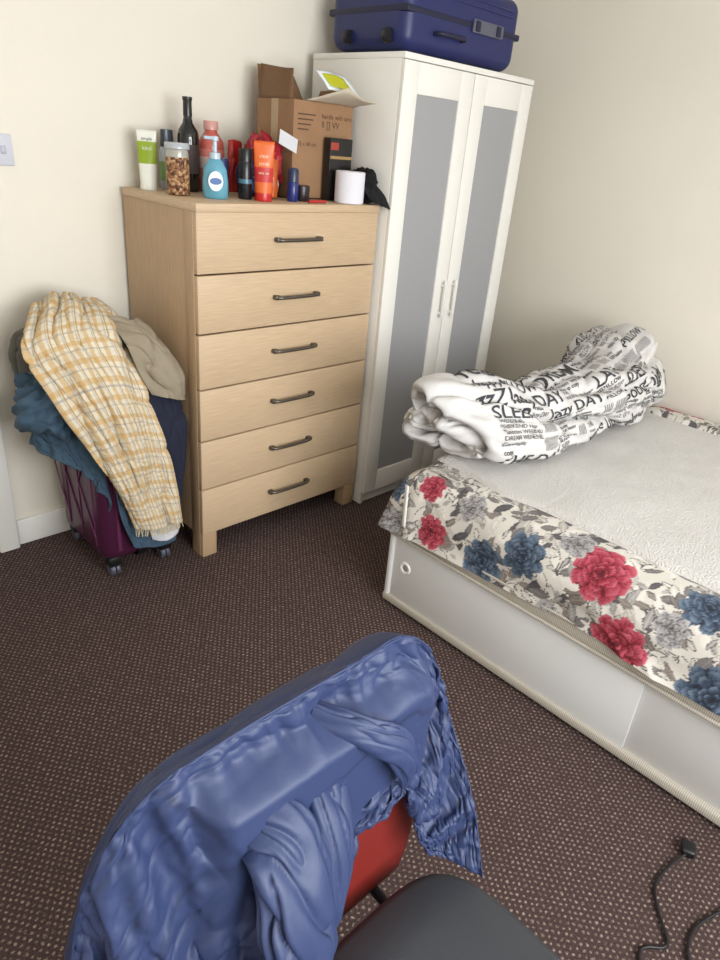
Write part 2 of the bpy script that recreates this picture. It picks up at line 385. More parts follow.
def flower(p,q,Rf,kind,ph=0):
    i0,i1=np.searchsorted(pc,[p-Rf*1.3,p+Rf*1.3]);sl=(slice(i0,i1),slice(None))
    dp=PP[sl]-p;dq=QQ[sl]-q
    dp=dp+.012*fbm(PP[sl]*35,QQ[sl]*35,3);dq=dq+.012*fbm(PP[sl]*35,QQ[sl]*35,8)
    r=np.hypot(dp,dq);th=np.arctan2(dq,dp)+ph
    base,dk,lt={'r':(lin((160,28,52)),lin((74,8,24)),lin((206,110,126))),'n':(lin((50,64,86)),lin((20,28,40)),lin((118,136,154))),'g':(lin((140,136,136)),lin((84,80,82)),lin((196,192,190)))}[kind]
    bb=bg[sl]
    for k in range(5,0,-1):
        Rk=Rf*k/5;n=[3,5,6,7,8][k-1];off=k*.9
        cs=np.abs(np.cos(n*(th+off)/2));bound=Rk*(.74+.26*cs**.6)
        m=r<bound
        edge=r/bound;sh=np.clip((edge-.5)/.5,0,1)
        c=dk+(base-dk)*np.clip(edge*1.5-.35,0,1)[...,None]
        c=c+(lt-c)*((sh**2.5)*.85*cs)[...,None]
        c=c*(1-.5*(np.sin(n*th*6)>.75)*(edge<.9))[...,None]
        c=c*(1-.6*(cs<.28))[...,None]
        bb[m]=c[m]
F=lambda y:y-by0-.02
for (y,q,Rf,k) in [(1.20,.17,.05,'r'),(1.15,.30,.058,'r'),(.95,.31,.072,'n'),(.82,.23,.072,'n'),(.60,.17,.088,'r'),(.49,.33,.085,'r'),(.24,.33,.085,'n'),(.33,.13,.07,'n'),(.70,.37,.045,'g'),(.05,.2,.08,'r'),(-.08,.33,.065,'n'),(-.3,.25,.07,'r'),(1.29,.32,.04,'g'),(.38,.22,.045,'g'),(1.04,.17,.05,'g'),(.7,.12,.05,'g'),(1.33,.22,.045,'n')]:
    flower(F(y),q,Rf,k,rs.rand()*6)
p=2.0
while p<plen:
    flower(p,.06+.20*rs.rand(),.04+.03*rs.rand(),'rng'[rs.randint(3)],rs.rand()*6);p+=.11
M_floral=new_mat('floral_sheet',(1,1,1,1),.75,attr='Col',bump=.05,bscale=500)
grid_obj('floral_sheet',P,M_floral,bed,col=bg)
mt=new_mat('tag_white',srgb(226,224,220),.7)
grid_obj('sheet_tag',np.array([[(bx0-.022-.035*t,1.262+s*.016-.035*t,.515-.13*t) for t in np.linspace(0,1,12)] for s in(0,1)]),mt,bed,thick=.001)

M_top=new_mat('white_blanket',srgb(212,208,202),.95,noise=.07,nscale=110,bump=.8,bscale=190,sheen=.3)
bxr=2.885
ux=np.linspace(1.70,bxr,160);uy=np.linspace(by0+.03,1.30,200);A,B=np.meshgrid(ux,uy,indexing='ij')
edge=np.clip(np.minimum.reduce([A-1.70,bxr-A,1.30-B])/.025,0,1)
Zt=.552+.014*edge**.5+.010*fbm(A*4,B*4,4)*edge
Ax=A+np.where(A<1.75,.025*fbm(B*4,A*0,8),0)+np.where(A>2.83,.03*fbm(B*5,A*0,18),0)
grid_obj('white_blanket',np.stack([Ax,B,Zt],-1),M_top,bed)

# ---------------------------------------------------------------- rolled duvet
duv=empty('rolled_duvet',(2.3,1.2,.58))
xs0,xs1=1.645,2.935
kx=[1.63,1.80,2.0,2.3,2.5,2.78,2.935]
def ip(x,v): return np.interp(x,kx,v)
def sm(x,v):
    return (ip(x-.06,v)+ip(x,v)+ip(x+.06,v)+ip(x-.03,v)+ip(x+.03,v))/5
YE,ZE=1.25,.74
def endround(Q,Xx):
    er=np.clip((Xx-(xs1-.11))/.11,0,1);shr=1-np.sqrt(np.clip(1-er**2,0,1))
    Q[...,1]=Q[...,1]+(YE-Q[...,1])*shr*.75;Q[...,2]=Q[...,2]+(ZE-Q[...,2])*shr*.75
    return Q
def duvet(x,ph,off=0):
    turn=ph/(2*math.pi)
    ry=sm(x,[.165,.195,.185,.170,.195,.215,.18]);rz=sm(x,[.118,.130,.110,.096,.135,.180,.170])
    yc=sm(x,[1.285,1.24,1.195,1.185,1.205,1.24,1.25]);zc=.568+rz
    k=1-.42*np.clip(turn,0,3)
    a=-math.pi*.75-ph
    ca=np.cos(a);sa=np.sin(a)
    out=np.clip(1.3-turn*.5,.3,1)
    nz=.056*fbm(x*3.0+turn*3,ph*.85,21)-.036*(rdg(x*3.6+ph*.8+fbm(x*4,ph,3),ph*1.1+x*2,31)**4-.2)-.016*(rdg(x*8-ph*1.4,ph*2.0,35)**4-.2)+.006*fbm(x*14,ph*4,36)
    nz=nz*out
    rr=k+0*x
    dy=np.sign(ca)*np.abs(ca)**.85*(ry*rr+nz+off);dz=np.sign(sa)*np.abs(sa)**.9*(rz*rr+nz+off)
    z=zc+dz+.012*np.sin(x*9)*(turn<1)
    z=np.where(z<.578,.578+(z-.578)*.05,z)
    return np.stack([x+0*ph,yc+dy,z],-1)
T_=.062
nph=300
ph=np.linspace(0,2*math.pi*1.95,nph)
nx=210
u=np.linspace(0,1,nx)
def xstart(p_): return xs0+.055*np.sin(p_*1.0+2.2)+.030*np.sin(p_*2.3)
xst=xstart(ph)
rows=[]
for side in(1,-1):
    uu=u if side==1 else u[::-1]
    PH,U=np.meshgrid(ph,uu,indexing='ij')
    XS=np.broadcast_to(xst[:,None],PH.shape)
    Xx=XS+(xs1-XS)*U
    e=.05
    th=T_*(.8+.35*fbm(Xx*6,PH*2,77))*np.sqrt(np.clip(1-np.clip((XS+e-Xx)/e,0,1)**2,0,1))
    endt=np.sqrt(np.clip(np.minimum(PH/.25,(ph[-1]-PH)/.25),0,1))
    th=th*endt
    rows.append(endround(duvet(Xx,PH,side*th/2),Xx))
Pd=np.concatenate(rows,1)
M_duv=new_mat('duvet_cotton',srgb(208,205,202),.8,bump=.12,bscale=60)
grid_obj('duvet_roll',Pd,M_duv,duv,loop_v=True)
M_ink=new_mat('print_ink',srgb(58,58,62),.8);M_ink2=new_mat('print_ink_grey',srgb(110,108,110),.8)
big=['Happy','WEEKEND','Snoozes','DREAM','Sunday','7:45','lazy DAY','SLEEP','zzZ','relax','PILLOW','Good night','cosy','LAY in','Bedtime','wake up','THE DAY']
allV={0:[],1:[]};allF={0:[],1:[]}
rs=np.random.RandomState(5)
arc_scale=.175
def put(V,F,x,row,m,slant=0):
    XX=x+V[:,0]+slant*V[:,1];PHt=(row+V[:,1])/arc_scale+.25
    e=.05;xs_=xstart(PHt)
    th=T_*(.8+.35*fbm(XX*6,PHt*2,77))*np.sqrt(np.clip(1-np.clip((xs_+e-XX)/e,0,1)**2,0,1))
    Q=endround(duvet(XX,PHt,th*.5+.003),XX)
    n0=sum(len(v) for v in allV[m]);allV[m].append(Q);allF[m].extend([[a+n0 for a in f] for f in F])
row_s=.0
phmax=math.pi*1.35
while row_s<phmax*arc_scale:
    H_=rs.choice([.04,.05,.065]);x=xs0+.055+rs.rand()*.03
    while x<xs1-.06:
        kind=rs.rand();w0=0
        if kind<.36:
            V,F_=text2d(big[rs.randint(len(big))],H_*1.1,off=.0005*H_/.05)
            if V[:,0].max()+x>xs1-.03: x+=.1;continue
            put(V,F_,x,row_s,0,slant=rs.choice([0,.15]));w0=V[:,0].max()
        elif kind<.80:
            n=3 if H_>.05 else 2;sz_=H_/n*.98
            for r_i in range(n):
                V,F_=text2d(big[rs.randint(len(big))]+(' '+big[rs.randint(len(big))] if rs.rand()<.5 else ''),sz_,off=.0003)
                if V[:,0].max()+x>xs1-.03: continue
                put(V,F_,x,row_s+r_i*H_/n,0 if rs.rand()<.5 else 1);w0=max(w0,V[:,0].max())
            w0=max(w0,.04)
        else:
            n=rs.randint(5,14)
            for r_i in range(n):
                xx=x+r_i*.008
                if xx>xs1-.03: break
                bx=np.array([(0,0),(.0025,0),(.0025,H_*.22),(0,H_*.22),(.0025,H_*.44),(0,H_*.44),(.0025,H_*.66),(0,H_*.66)])
                put(bx,[[0,1,2,3],[3,2,4,5],[5,4,6,7]],xx,row_s,1)
            w0=n*.008
        x+=w0+.014
    row_s+=H_*.98
for m,mm in((0,M_ink),(1,M_ink2)): mesh_obj('print_%d'%m,np.concatenate(allV[m]),allF[m],mm,duv)

# ---------------------------------------------------------------- purple suitcase with clothes
pc_=empty('purple_suitcase',(.97,2.2,0))
M_pur=new_mat('suitcase_purple',srgb(70,26,54),.32,bump=.05,bscale=200)
M_pur2=new_mat('suitcase_purple_rib',srgb(104,48,84),.3)
qx0,qx1,qy0,qy1=.835,1.115,2.03,2.40
box('shell',qx0,qx1,qy0,qy1,.06,.60,M_pur,pc_,.05,5)
box('zip_band',(qx0+qx1)/2-.012,(qx0+qx1)/2+.012,qy0-.003,qy1+.003,.057,.603,M_black,pc_,.03,4)
for i in range(3): box('rib_%d'%i,qx0-.004,qx0+.004,qy0+.06+i*.11,qy0+.066+i*.11,.12,.54,M_pur2,pc_,.002)
for i in range(3):
    for s in(1,-1): tube('diag_rib',[(qx0-.003,qy0+.06+i*.11,.34+s*.18),(qx0-.003,qy0+.115+i*.11,.34+s*.09),(qx0-.003,qy0+.17+i*.11-(.02 if i==2 else 0),.34)],.003,M_pur2,pc_)
for i,xx in enumerate((qx0+.05,qx1-.07)): box('front_rib_%d'%i,xx,xx+.014,qy0-.004,qy0+.004,.11,.54,M_pur2,pc_,.003)
for i,(x,y) in enumerate([(qx0+.04,qy0+.03),(qx1-.04,qy0+.03),(qx0+.04,qy1-.04),(qx1-.04,qy1-.04)]):
    box('wheel_housing_%d'%i,x-.025,x+.025,y-.025,y+.025,.045,.085,M_black,pc_,.008)
    o=lathe('wheel_%d'%i,[(.004,-.018),(.020,-.018),(.0245,-.013),(.0245,-.003),(.012,0),(.0245,.003),(.0245,.013),(.020,.018),(.004,.018)],(0,0,0),M_greyp,pc_,20)
    for v in o.data.vertices: a,b_,c=v.co;v.co=(x+c,y+a,.0255+b_)
cl=empty('pile_of_clothes',(.97,2.2,.64))
def sheet(name,rows,nu,nv,mat,amp=.012,freq=6,seed=1,colf=None,thick=.005,out=1,parent=None,grow=0,bend=.5,sub=0,pinw=.05,zmin=None):
    Lc=cr([r[0] for r in rows],nv);Rc=cr([r[-1] for r in rows],nv)
    Mc=cr([r[1] for r in rows],nv) if len(rows[0])==3 else (Lc+Rc)/2
    t=np.linspace(0,1,nu)[:,None,None]
    P=Lc[None]*(1-t)*(1-2*t)+Mc[None]*4*t*(1-t)+Rc[None]*t*(2*t-1)
    n=normals(P);T,V=np.meshgrid(np.linspace(0,1,nu),np.linspace(0,1,nv),indexing='ij')
    if (n[...,1].mean()>0): n=-n
    d=-(rdg(T*freq+V*1.5+.5*fbm(T*3,V*3,seed+2),V*freq*.4,seed)**2.5-.3)*amp*1.3+fbm(T*freq*.7,V*freq*.6,seed+7)*amp*.9-(rdg(T*freq*1.7-V*3,V*freq*1.3,seed+17)**4)*amp*.5
    P=P+n*(d*out)[...,None]
    if grow:
        W=np.full((nu,nv),pinw);W[:,:2]=1
        P=cloth_relax(P,W,16,grow,bend,.4)
    if parent is None: P[...,0]=np.minimum(P[...,0],1.183)
    P[...,1]=np.minimum(P[...,1],YB-.025)
    if zmin is not None: P[...,2]=np.where(P[...,1]>cyf-.008,np.maximum(P[...,2],zmin),P[...,2])
    col=colf(T,V) if colf else None
    return grid_obj(name,P,mat,parent or cl,col=col,thick=thick,sub=sub)
def blob(name,c,r,mat,amp=.25,seed=0,parent=None,n=64,zmin=None):
    th=np.linspace(0,2*math.pi,n,endpoint=False);p=np.linspace(-math.pi/2+.02,math.pi/2-.02,n//2)
    T,Pp=np.meshgrid(th,p,indexing='ij')
    d=1+amp*(fbm(np.cos(T)*1.6+3,np.sin(T)*1.6+Pp*1.3,seed)+.6*rdg(np.cos(T)*2.6+5,np.sin(T)*2.6+Pp*3,seed+3)+.3*rdg(np.cos(T)*5+5,np.sin(T)*5+Pp*6,seed+5)-.4)
    X=c[0]+r[0]*d*np.cos(T)*np.cos(Pp)**.8;Y=c[1]+r[1]*d*np.sin(T)*np.cos(Pp)**.8;Z=c[2]+r[2]*d*np.sin(Pp)
    if parent is None: X=np.minimum(X,1.18)
    if zmin is not None: Z=np.maximum(Z,zmin)
    return grid_obj(name,np.stack([X,Y,Z],-1),mat,parent or cl,loop_u=True)
M_den=new_mat('denim',srgb(66,90,110),.9,noise=.2,nscale=60,bump=.2,bscale=400)
M_navy=new_mat('navy_cloth',srgb(30,34,54),.9,bump=.2,bscale=300)
M_beige=new_mat('beige_cloth',srgb(150,138,118),.85,bump=.2,bscale=300)
M_charc=new_mat('charcoal_cloth',srgb(84,80,72),.85,bump=.2,bscale=300)
M_wcl=new_mat('white_cloth',srgb(214,214,218),.85,bump=.2,bscale=300)
blob('bundle_core',(.95,2.24,.755),(.17,.17,.15),M_charc,.2,1,None,64,.606)
blob('bundle_beige',(1.04,2.20,.76),(.10,.15,.08),M_beige,.25,2)
sheet('beige_jacket',[((.94,2.2,.92),(1.03,2.12,.92),(1.11,2.26,.88)),((.98,2.06,.86),(1.09,2.03,.85),(1.165,2.14,.80)),((1.0,2.01,.76),(1.12,1.985,.74),(1.18,2.09,.71)),((1.03,1.995,.69),(1.13,1.98,.66),(1.18,2.06,.64))],90,90,M_beige,.016,4,3)
sheet('navy_trousers',[((.93,2.12,.74),(1.04,2.05,.74),(1.17,2.12,.72)),((.93,2.015,.60),(1.04,2.005,.58),(1.175,2.04,.58)),((.92,2.01,.42),(1.02,1.998,.42),(1.16,2.02,.42)),((.93,2.01,.25),(1.02,1.998,.24),(1.135,2.015,.24)),((.95,2.01,.15),(1.02,2.0,.13),(1.12,2.015,.15))],80,120,M_navy,.009,5,9)
sheet('denim_leg',[((.88,2.0,.42),(.96,1.985,.42),(1.06,1.992,.42)),((.89,1.995,.26),(.97,1.98,.25),(1.08,1.988,.25)),((.93,1.995,.13),(1.0,1.98,.11),(1.09,1.988,.11))],70,80,M_den,.008,4,19)
sheet('white_shirt_tail',[((.985,1.985,.30),(1.03,1.965,.30),(1.085,1.977,.30)),((.985,1.98,.22),(1.035,1.960,.22),(1.10,1.973,.22)),((.99,1.975,.15),(1.035,1.956,.14),(1.092,1.968,.155))],30,30,M_wcl,.005,2,23)
blob('denim_bundle',(.765,2.17,.64),(.095,.12,.08),M_den,.45,14)
sheet('denim_drape',[((.72,2.30,.74),(.75,2.15,.75),(.84,2.06,.72)),((.685,2.28,.67),(.70,2.12,.67),(.81,2.02,.65)),((.71,2.26,.59),(.74,2.11,.57),(.85,2.01,.50)),((.77,2.24,.54),(.80,2.06,.50),(.885,2.0,.34))],60,70,M_den,.016,5,31,grow=.10)
sheet('grey_cloth_left',[((.80,2.36,.86),(.78,2.27,.90),(.84,2.2,.91)),((.72,2.34,.82),(.715,2.24,.86),(.78,2.15,.88)),((.72,2.32,.72),(.715,2.2,.76),(.79,2.1,.76))],60,60,M_charc,.012,4,37)
def check(T,V):
    a=T*.38;b=V*.86
    base=np.ones(T.shape+(3,))*lin((216,207,186))
    yel=lin((194,148,66));gr=lin((136,134,140))
    def st(x,per,w,o=0): return ((x+o)%per)<w
    s1=st(a,.052,.015);s2=st(b,.058,.015)
    base=np.where(s1[...,None],base*.45+yel*.55,base);base=np.where(s2[...,None],base*.5+yel*.5,base)
    t1=st(a,.052,.0035,.026);t2=st(b,.058,.004,.030)
    base=np.where((t1|t2)[...,None],base*.45+gr*.55,base)
    t3=st(a,.052,.003,.018);base=np.where(t3[...,None],yel*.8,base)
    return base
M_chk=new_mat('yellow_check',(1,1,1,1),.85,attr='Col',bump=.15,bscale=500)
rows=[((.79,2.30,.945),(.91,2.30,.970),(1.02,2.30,.935)),((.745,2.22,.915),(.88,2.20,.965),(1.03,2.19,.91)),((.68,2.12,.85),(.84,2.085,.915),(1.01,2.09,.855)),((.71,2.02,.73),(.86,1.985,.79),(1.02,2.005,.72)),((.79,1.965,.55),(.92,1.938,.585),(1.055,1.958,.52)),((.86,1.952,.40),(.96,1.925,.41),(1.08,1.948,.37)),((.915,1.95,.235),(1.0,1.92,.225),(1.095,1.942,.21))]
sheet('check_cloth',rows,110,250,M_chk,.022,4,41,check,.003,grow=.08,bend=.15,pinw=.2)
M_fr=new_mat('fringe',srgb(215,198,158),.9)
for i in range(34):
    t=i/33;x=.917+t*.175;y=1.945-.024*math.sin(t*3.14);z=.235-.022*t
    tube('fringe_%d'%i,[(x,y,z),(x+random.uniform(-.004,.004),y-.002,z-.012),(x+random.uniform(-.008,.008),y,z-.03)],.0013,M_fr,cl)

# ---------------------------------------------------------------- things on the chest
T0=cH+.0005
def nm(name,c,**k): return new_mat(name,srgb(*c),**k)
e=empty('cream_tube',(1.245,2.35,T0))
Mg=nm('tube_white',(236,236,225),rough=.4);Mgg=nm('tube_green',(150,175,40),rough=.4)
def squeeze(name,x,y,h,wd,capc,m_body,m_band,parent,bands,rz=0):
    n=24;vs=[];fs=[];K=14
    lathe('cap',[(.001,0),(wd*.42,0),(wd*.44,.004),(wd*.40,.028),(.001,.028)],(x,y,T0),capc,parent,24)
    for i in range(K+1):
        t=i/K;z=.026+t*(h-.026);rx=wd*.42+(wd*.5-wd*.42)*t;ry=(wd*.40)*(1-t)+.0015
        for j in range(n):
            a=2*math.pi*j/n;px=rx*math.cos(a);py=ry*math.sin(a)
            vs.append((x+px*math.cos(rz)-py*math.sin(rz),y+px*math.sin(rz)+py*math.cos(rz),T0+z))
    for i in range(K):
        for j in range(n): fs.append((i*n+j,i*n+(j+1)%n,(i+1)*n+(j+1)%n,(i+1)*n+j))
    fs.append(tuple(K*n+j for j in range(n)))
    o=mesh_obj('body',vs,fs,m_body,parent,True);o.data.materials.append(m_band)
    for p in o.data.polygons:
        i=p.index//n
        if i in bands: p.material_index=1
    return o
def tubetext(body,size,x,y,z,wd,h,rz,mat,parent):
    """letters laid on the front face of a squeeze tube"""
    V,F=text2d(body,size,1);V=V-np.array([V[:,0].max()/2,0]);out=[]
    for a,b in V:
        zz=z+b;t=(zz-T0-.026)/(h-.026);py=-((wd*.40)*(1-t)+.0035)*math.sqrt(max(0,1-(a/(wd*.5))**2))
        out.append((x+a*math.cos(rz)-py*math.sin(rz),y+a*math.sin(rz)+py*math.cos(rz),zz))
    mesh_obj('print',out,F,mat,parent)
Mdg=nm('print_dark',(40,60,40))
squeeze('t',1.245,2.35,.185,.066,Mg,Mg,Mgg,e,(5,6,7,8,9,10),-.6)
tubetext('kind',.018,1.245,2.35,T0+.125,.066,.185,-.6,Mg,e);tubetext('simple',.014,1.245,2.35,T0+.155,.066,.185,-.6,Mdg,e)
e=empty('shampoo_bottle',(1.332,2.37,T0))
lathe('body',[(.001,0),(.026,0),(.03,.006),(.03,.12),(.026,.135),(.018,.14)],(1.332,2.37,T0),nm('bottle_silver',(176,182,190),rough=.3),e,28,1,.7)
lathe('cap',[(.024,.139),(.025,.142),(.022,.192),(.001,.194)],(1.332,2.37,T0),nm('cap_dark',(52,60,70),rough=.3),e,24,1,.7)
lathe('band',[(.0302,.03),(.0304,.032),(.0304,.09),(.0302,.092)],(1.332,2.37,T0),nm('bottle_green',(120,150,90),rough=.3),e,28,1,.7)
e=empty('jar_of_nuts',(1.272,2.2,T0))
def speck(name,c1,c2,c3,sc_):
    m=bpy.data.materials.new(name);m.use_nodes=True;nt=m.node_tree;v=nt.nodes.new('ShaderNodeTexVoronoi');v.inputs['Scale'].default_value=sc_
    tc=nt.nodes.new('ShaderNodeTexCoord');nt.links.new(tc.outputs['Object'],v.inputs['Vector'])
    sp=nt.nodes.new('ShaderNodeSeparateColor');nt.links.new(v.outputs['Color'],sp.inputs[0])
    r=nt.nodes.new('ShaderNodeValToRGB');nt.links.new(sp.outputs[0],r.inputs[0]);r.color_ramp.interpolation='CONSTANT'
    r.color_ramp.elements[0].color=srgb(*c1);r.color_ramp.elements[1].color=srgb(*c2);r.color_ramp.elements[1].position=.4
    el=r.color_ramp.elements.new(.75);el.color=srgb(*c3)
    nt.links.new(r.outputs[0],nt.nodes['Principled BSDF'].inputs['Base Color']);nt.nodes['Principled BSDF'].inputs['Roughness'].default_value=.5
    b=nt.nodes.new('ShaderNodeBump');b.invert=True;b.inputs['Distance'].default_value=.004;nt.links.new(v.outputs['Distance'],b.inputs['Height']);nt.links.new(b.outputs[0],nt.nodes['Principled BSDF'].inputs['Normal']);return m
Mnut=speck('nuts',(140,96,60),(186,148,106),(92,56,36),110)
lathe('contents',[(.001,.002),(.036,.002),(.038,.006),(.038,.115),(.001,.12)],(1.272,2.2,T0),Mnut,e)
lathe('neck',[(.0375,.112),(.037,.125),(.035,.138)],(1.272,2.2,T0),nm('jar_plastic',(170,168,158),rough=.15,coat=.4),e)
lathe('lid',[(.037,.138),(.0405,.14),(.0405,.155),(.038,.158),(.001,.158)],(1.272,2.2,T0),nm('lid_clear',(176,180,184),rough=.25),e)
e=empty('wine_bottle',(1.392,2.33,T0));Mgl=nm('dark_glass',(14,18,16),rough=.08,coat=.5)
lathe('glass',[(.001,0),(.034,0),(.037,.004),(.037,.175),(.034,.195),(.018,.218),(.0145,.235),(.014,.285),(.016,.288),(.016,.296),(.001,.297)],(1.392,2.33,T0),Mgl,e)
lathe('label',[(.0375,.06),(.0376,.062),(.0376,.15),(.0375,.152)],(1.392,2.33,T0),nm('wine_label',(58,44,40)),e)
lathe('foil',[(.0155,.24),(.0148,.284),(.0166,.289),(.0166,.298),(.001,.299)],(1.392,2.33,T0),nm('foil',(30,26,26),rough=.3),e)
e=empty('red_sauce_bottle',(1.484,2.33,T0));Mp=nm('pink_liquid',(190,92,80),rough=.15,coat=.4)
lathe('body',[(.001,0),(.04,0),(.046,.006),(.046,.15),(.043,.168),(.028,.19),(.022,.198),(.022,.205)],(1.484,2.33,T0),Mp,e)
lathe('cap',[(.026,.204),(.026,.229),(.024,.232),(.001,.232)],(1.484,2.33,T0),nm('cap_white',(205,150,142),rough=.3),e)
lathe('label',[(.0466,.05),(.0468,.052),(.0468,.14),(.0466,.142)],(1.484,2.33,T0),nm('red_label',(204,120,108)),e)
lathe('label_band',[(.0469,.08),(.0471,.082),(.0471,.115),(.0469,.117)],(1.484,2.33,T0),nm('pale_label',(220,196,186)),e)
e=empty('hand_soap_pump_bottle',(1.352,2.1,T0));Ms=nm('blue_soap',(96,160,182),rough=.1,coat=.4)
lathe('body',[(.001,0),(.036,0),(.042,.008),(.043,.05),(.038,.09),(.024,.115),(.017,.122)],(1.352,2.1,T0),Ms,e,28,1,.65,-.7)
lathe('collar',[(.018,.12),(.018,.138),(.007,.14),(.007,.172),(.012,.174),(.012,.186),(.001,.188)],(1.352,2.1,T0),nm('pump_clear',(180,198,212),rough=.2),e)
box('nozzle',1.312,1.352,2.094,2.106,T0+.176,T0+.186,nm('pump2',(180,198,212),rough=.2),e,.003)
Mlw=nm('label_white',(232,238,240),rough=.4);Mlb=nm('label_blue',(30,84,150),rough=.4)
for nme,s,sz_,mt_,oo in (('label',1.0,1.0,Mlw,.0),('label_swirl',.8,.35,Mlb,.002)):
    vs=[];n=20
    for i in range(n):
        a=2*math.pi*i/n;lx=.027*s*math.cos(a);lz=.03*sz_*math.sin(a)
        vs.append((1.352-.0165-oo*.5+lx*.84,2.1-.0295-oo-lx*.54*.6,T0+.055+lz))
    mesh_obj(nme,vs,[tuple(range(n))],mt_,e)
e=empty('deodorant_can',(1.472,2.1,T0))
lathe('body',[(.001,0),(.022,0),(.024,.003),(.024,.115),(.020,.125)],(1.472,2.1,T0),nm('can_black',(22,24,30),rough=.25),e)
lathe('cap',[(.0235,.118),(.0235,.152),(.021,.158),(.001,.158)],(1.472,2.1,T0),nm('cap_black',(14,14,16),rough=.3),e)
lathe('band',[(.0243,.05),(.0244,.052),(.0244,.062),(.0243,.064)],(1.472,2.1,T0),nm('can_teal',(70,110,130),rough=.3),e)
e=empty('deodorant_can',(1.44,2.2,T0))
lathe('body',[(.001,0),(.020,0),(.022,.003),(.022,.10),(.018,.12),(.001,.122)],(1.445,2.2,T0),nm('can_blue2',(36,50,96),rough=.25),e)
e=empty('face_scrub_tube',(1.512,2.05,T0))
Mcrm=nm('tube_cream',(240,226,190),rough=.4)
squeeze('t',1.512,2.05,.185,.070,nm('cap_red',(190,36,34),rough=.3),nm('tube_orange',(222,104,44),rough=.35),nm('tube_red',(190,44,44),rough=.35),e,(3,4,5,6),-.6)
o=e.children[-1];o.data.materials.append(Mcrm)
for p in o.data.polygons:
    if p.index//24 in(12,13): p.material_index=2
tubetext('clear',.016,1.512,2.05,T0+.135,.07,.185,-.6,Mcrm,e);tubetext('scrub',.016,1.512,2.05,T0+.112,.07,.185,-.6,Mcrm,e);tubetext('daily use',.010,1.512,2.05,T0+.085,.07,.185,-.6,Mcrm,e)
e=empty('blue_roll_on_deodorant',(1.64,2.05,T0))
lathe('body',[(.001,0),(.018,0),(.020,.004),(.020,.06),(.018,.064)],(1.64,2.05,T0),nm('blue_jar',(30,44,110),rough=.25),e)
lathe('cap',[(.0195,.064),(.0195,.10),(.016,.108),(.001,.11)],(1.64,2.05,T0),nm('blue_cap',(40,50,80),rough=.3),e)
e=empty('dark_cream_jar',(1.70,2.07,T0));lathe('jar',[(.001,0),(.024,0),(.026,.003),(.026,.03),(.027,.031),(.027,.05),(.024,.053),(.001,.053)],(1.70,2.07,T0),nm('jar_dark',(40,30,34),rough=.3),e)
e=empty('red_pencil',(1.70,2.0,T0));tube('shaft',[(1.665,1.99,T0+.006),(1.75,1.995,T0+.006)],.005,nm('redpen',(180,40,40)),e)
e=empty('red_carrier_bag',(1.6,2.2,T0));Mrb=nm('bag_red',(160,26,42),rough=.35);Mbb=nm('bag_blue',(36,40,96),rough=.4)
blob('bag_body',(1.615,2.215,T0+.10),(.062,.065,.085),Mrb,.5,51,e,80,T0+.001)
blob('bag_side',(1.555,2.20,T0+.075),(.035,.04,.06),Mbb,.4,53,e,64,T0+.001)
blob('bag_white',(1.60,2.13,T0+.04),(.03,.018,.03),M_wcl,.4,57,e,64,T0+.001)
sheet('bag_loop',[((1.54,2.16,T0+.10),(1.60,2.13,T0+.12),(1.66,2.15,T0+.11)),((1.54,2.17,T0+.15),(1.60,2.14,T0+.16),(1.67,2.16,T0+.15)),((1.56,2.2,T0+.185),(1.61,2.2,T0+.195),(1.67,2.21,T0+.18))],50,50,Mrb,.018,4,59,parent=e,thick=.002)
e=empty('orange_snack_packet',(1.60,2.13,T0))
sheet('packet',[((1.562,2.107,T0+.005),(1.585,2.094,T0+.005),(1.615,2.107,T0+.005)),((1.562,2.107,T0+.06),(1.587,2.09,T0+.06),(1.618,2.107,T0+.06)),((1.56,2.108,T0+.13),(1.59,2.10,T0+.13),(1.62,2.108,T0+.13))],24,24,nm('packet_orange',(200,96,44),rough=.35),.004,3,67,parent=e,thick=.002)
e=empty('red_snack_packet',(1.52,2.28,T0))
sheet('packet',[((1.535,2.29,T0+.005),(1.56,2.275,T0+.005),(1.60,2.30,T0+.005)),((1.53,2.29,T0+.09),(1.56,2.275,T0+.09),(1.605,2.30,T0+.09)),((1.535,2.30,T0+.175),(1.565,2.29,T0+.18),(1.60,2.31,T0+.17))],30,30,nm('packet_red',(172,36,34),rough=.3),.006,3,69,parent=e,thick=.002)
e=empty('paper_slip',(1.66,2.1,T0+.19))
box('paper',1.625,1.71,2.118,2.1195,T0+.165,T0+.215,M_wcl,e,0,1,0,Matrix.Rotation(.35,4,'Y')@Matrix.Rotation(-.3,4,'X'))
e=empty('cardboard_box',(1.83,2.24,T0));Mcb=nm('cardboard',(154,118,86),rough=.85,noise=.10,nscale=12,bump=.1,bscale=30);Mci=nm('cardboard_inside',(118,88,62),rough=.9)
a0,a1,b0,b1,hh=1.70,1.984,2.135,2.355,.325;t=.004
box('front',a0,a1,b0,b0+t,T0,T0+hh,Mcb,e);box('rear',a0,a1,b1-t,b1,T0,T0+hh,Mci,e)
box('left',a0,a0+t,b0+t,b1-t,T0,T0+hh,Mcb,e);box('right',a1-t,a1,b0+t,b1-t,T0,T0+hh,Mcb,e);box('bottom',a0,a1,b0,b1,T0,T0+t,Mcb,e)
box('packing_tape',a0-.0008,a0,b0+.09,b0+.13,T0+.05,T0+hh,nm('tape',(176,150,116),rough=.3),e)
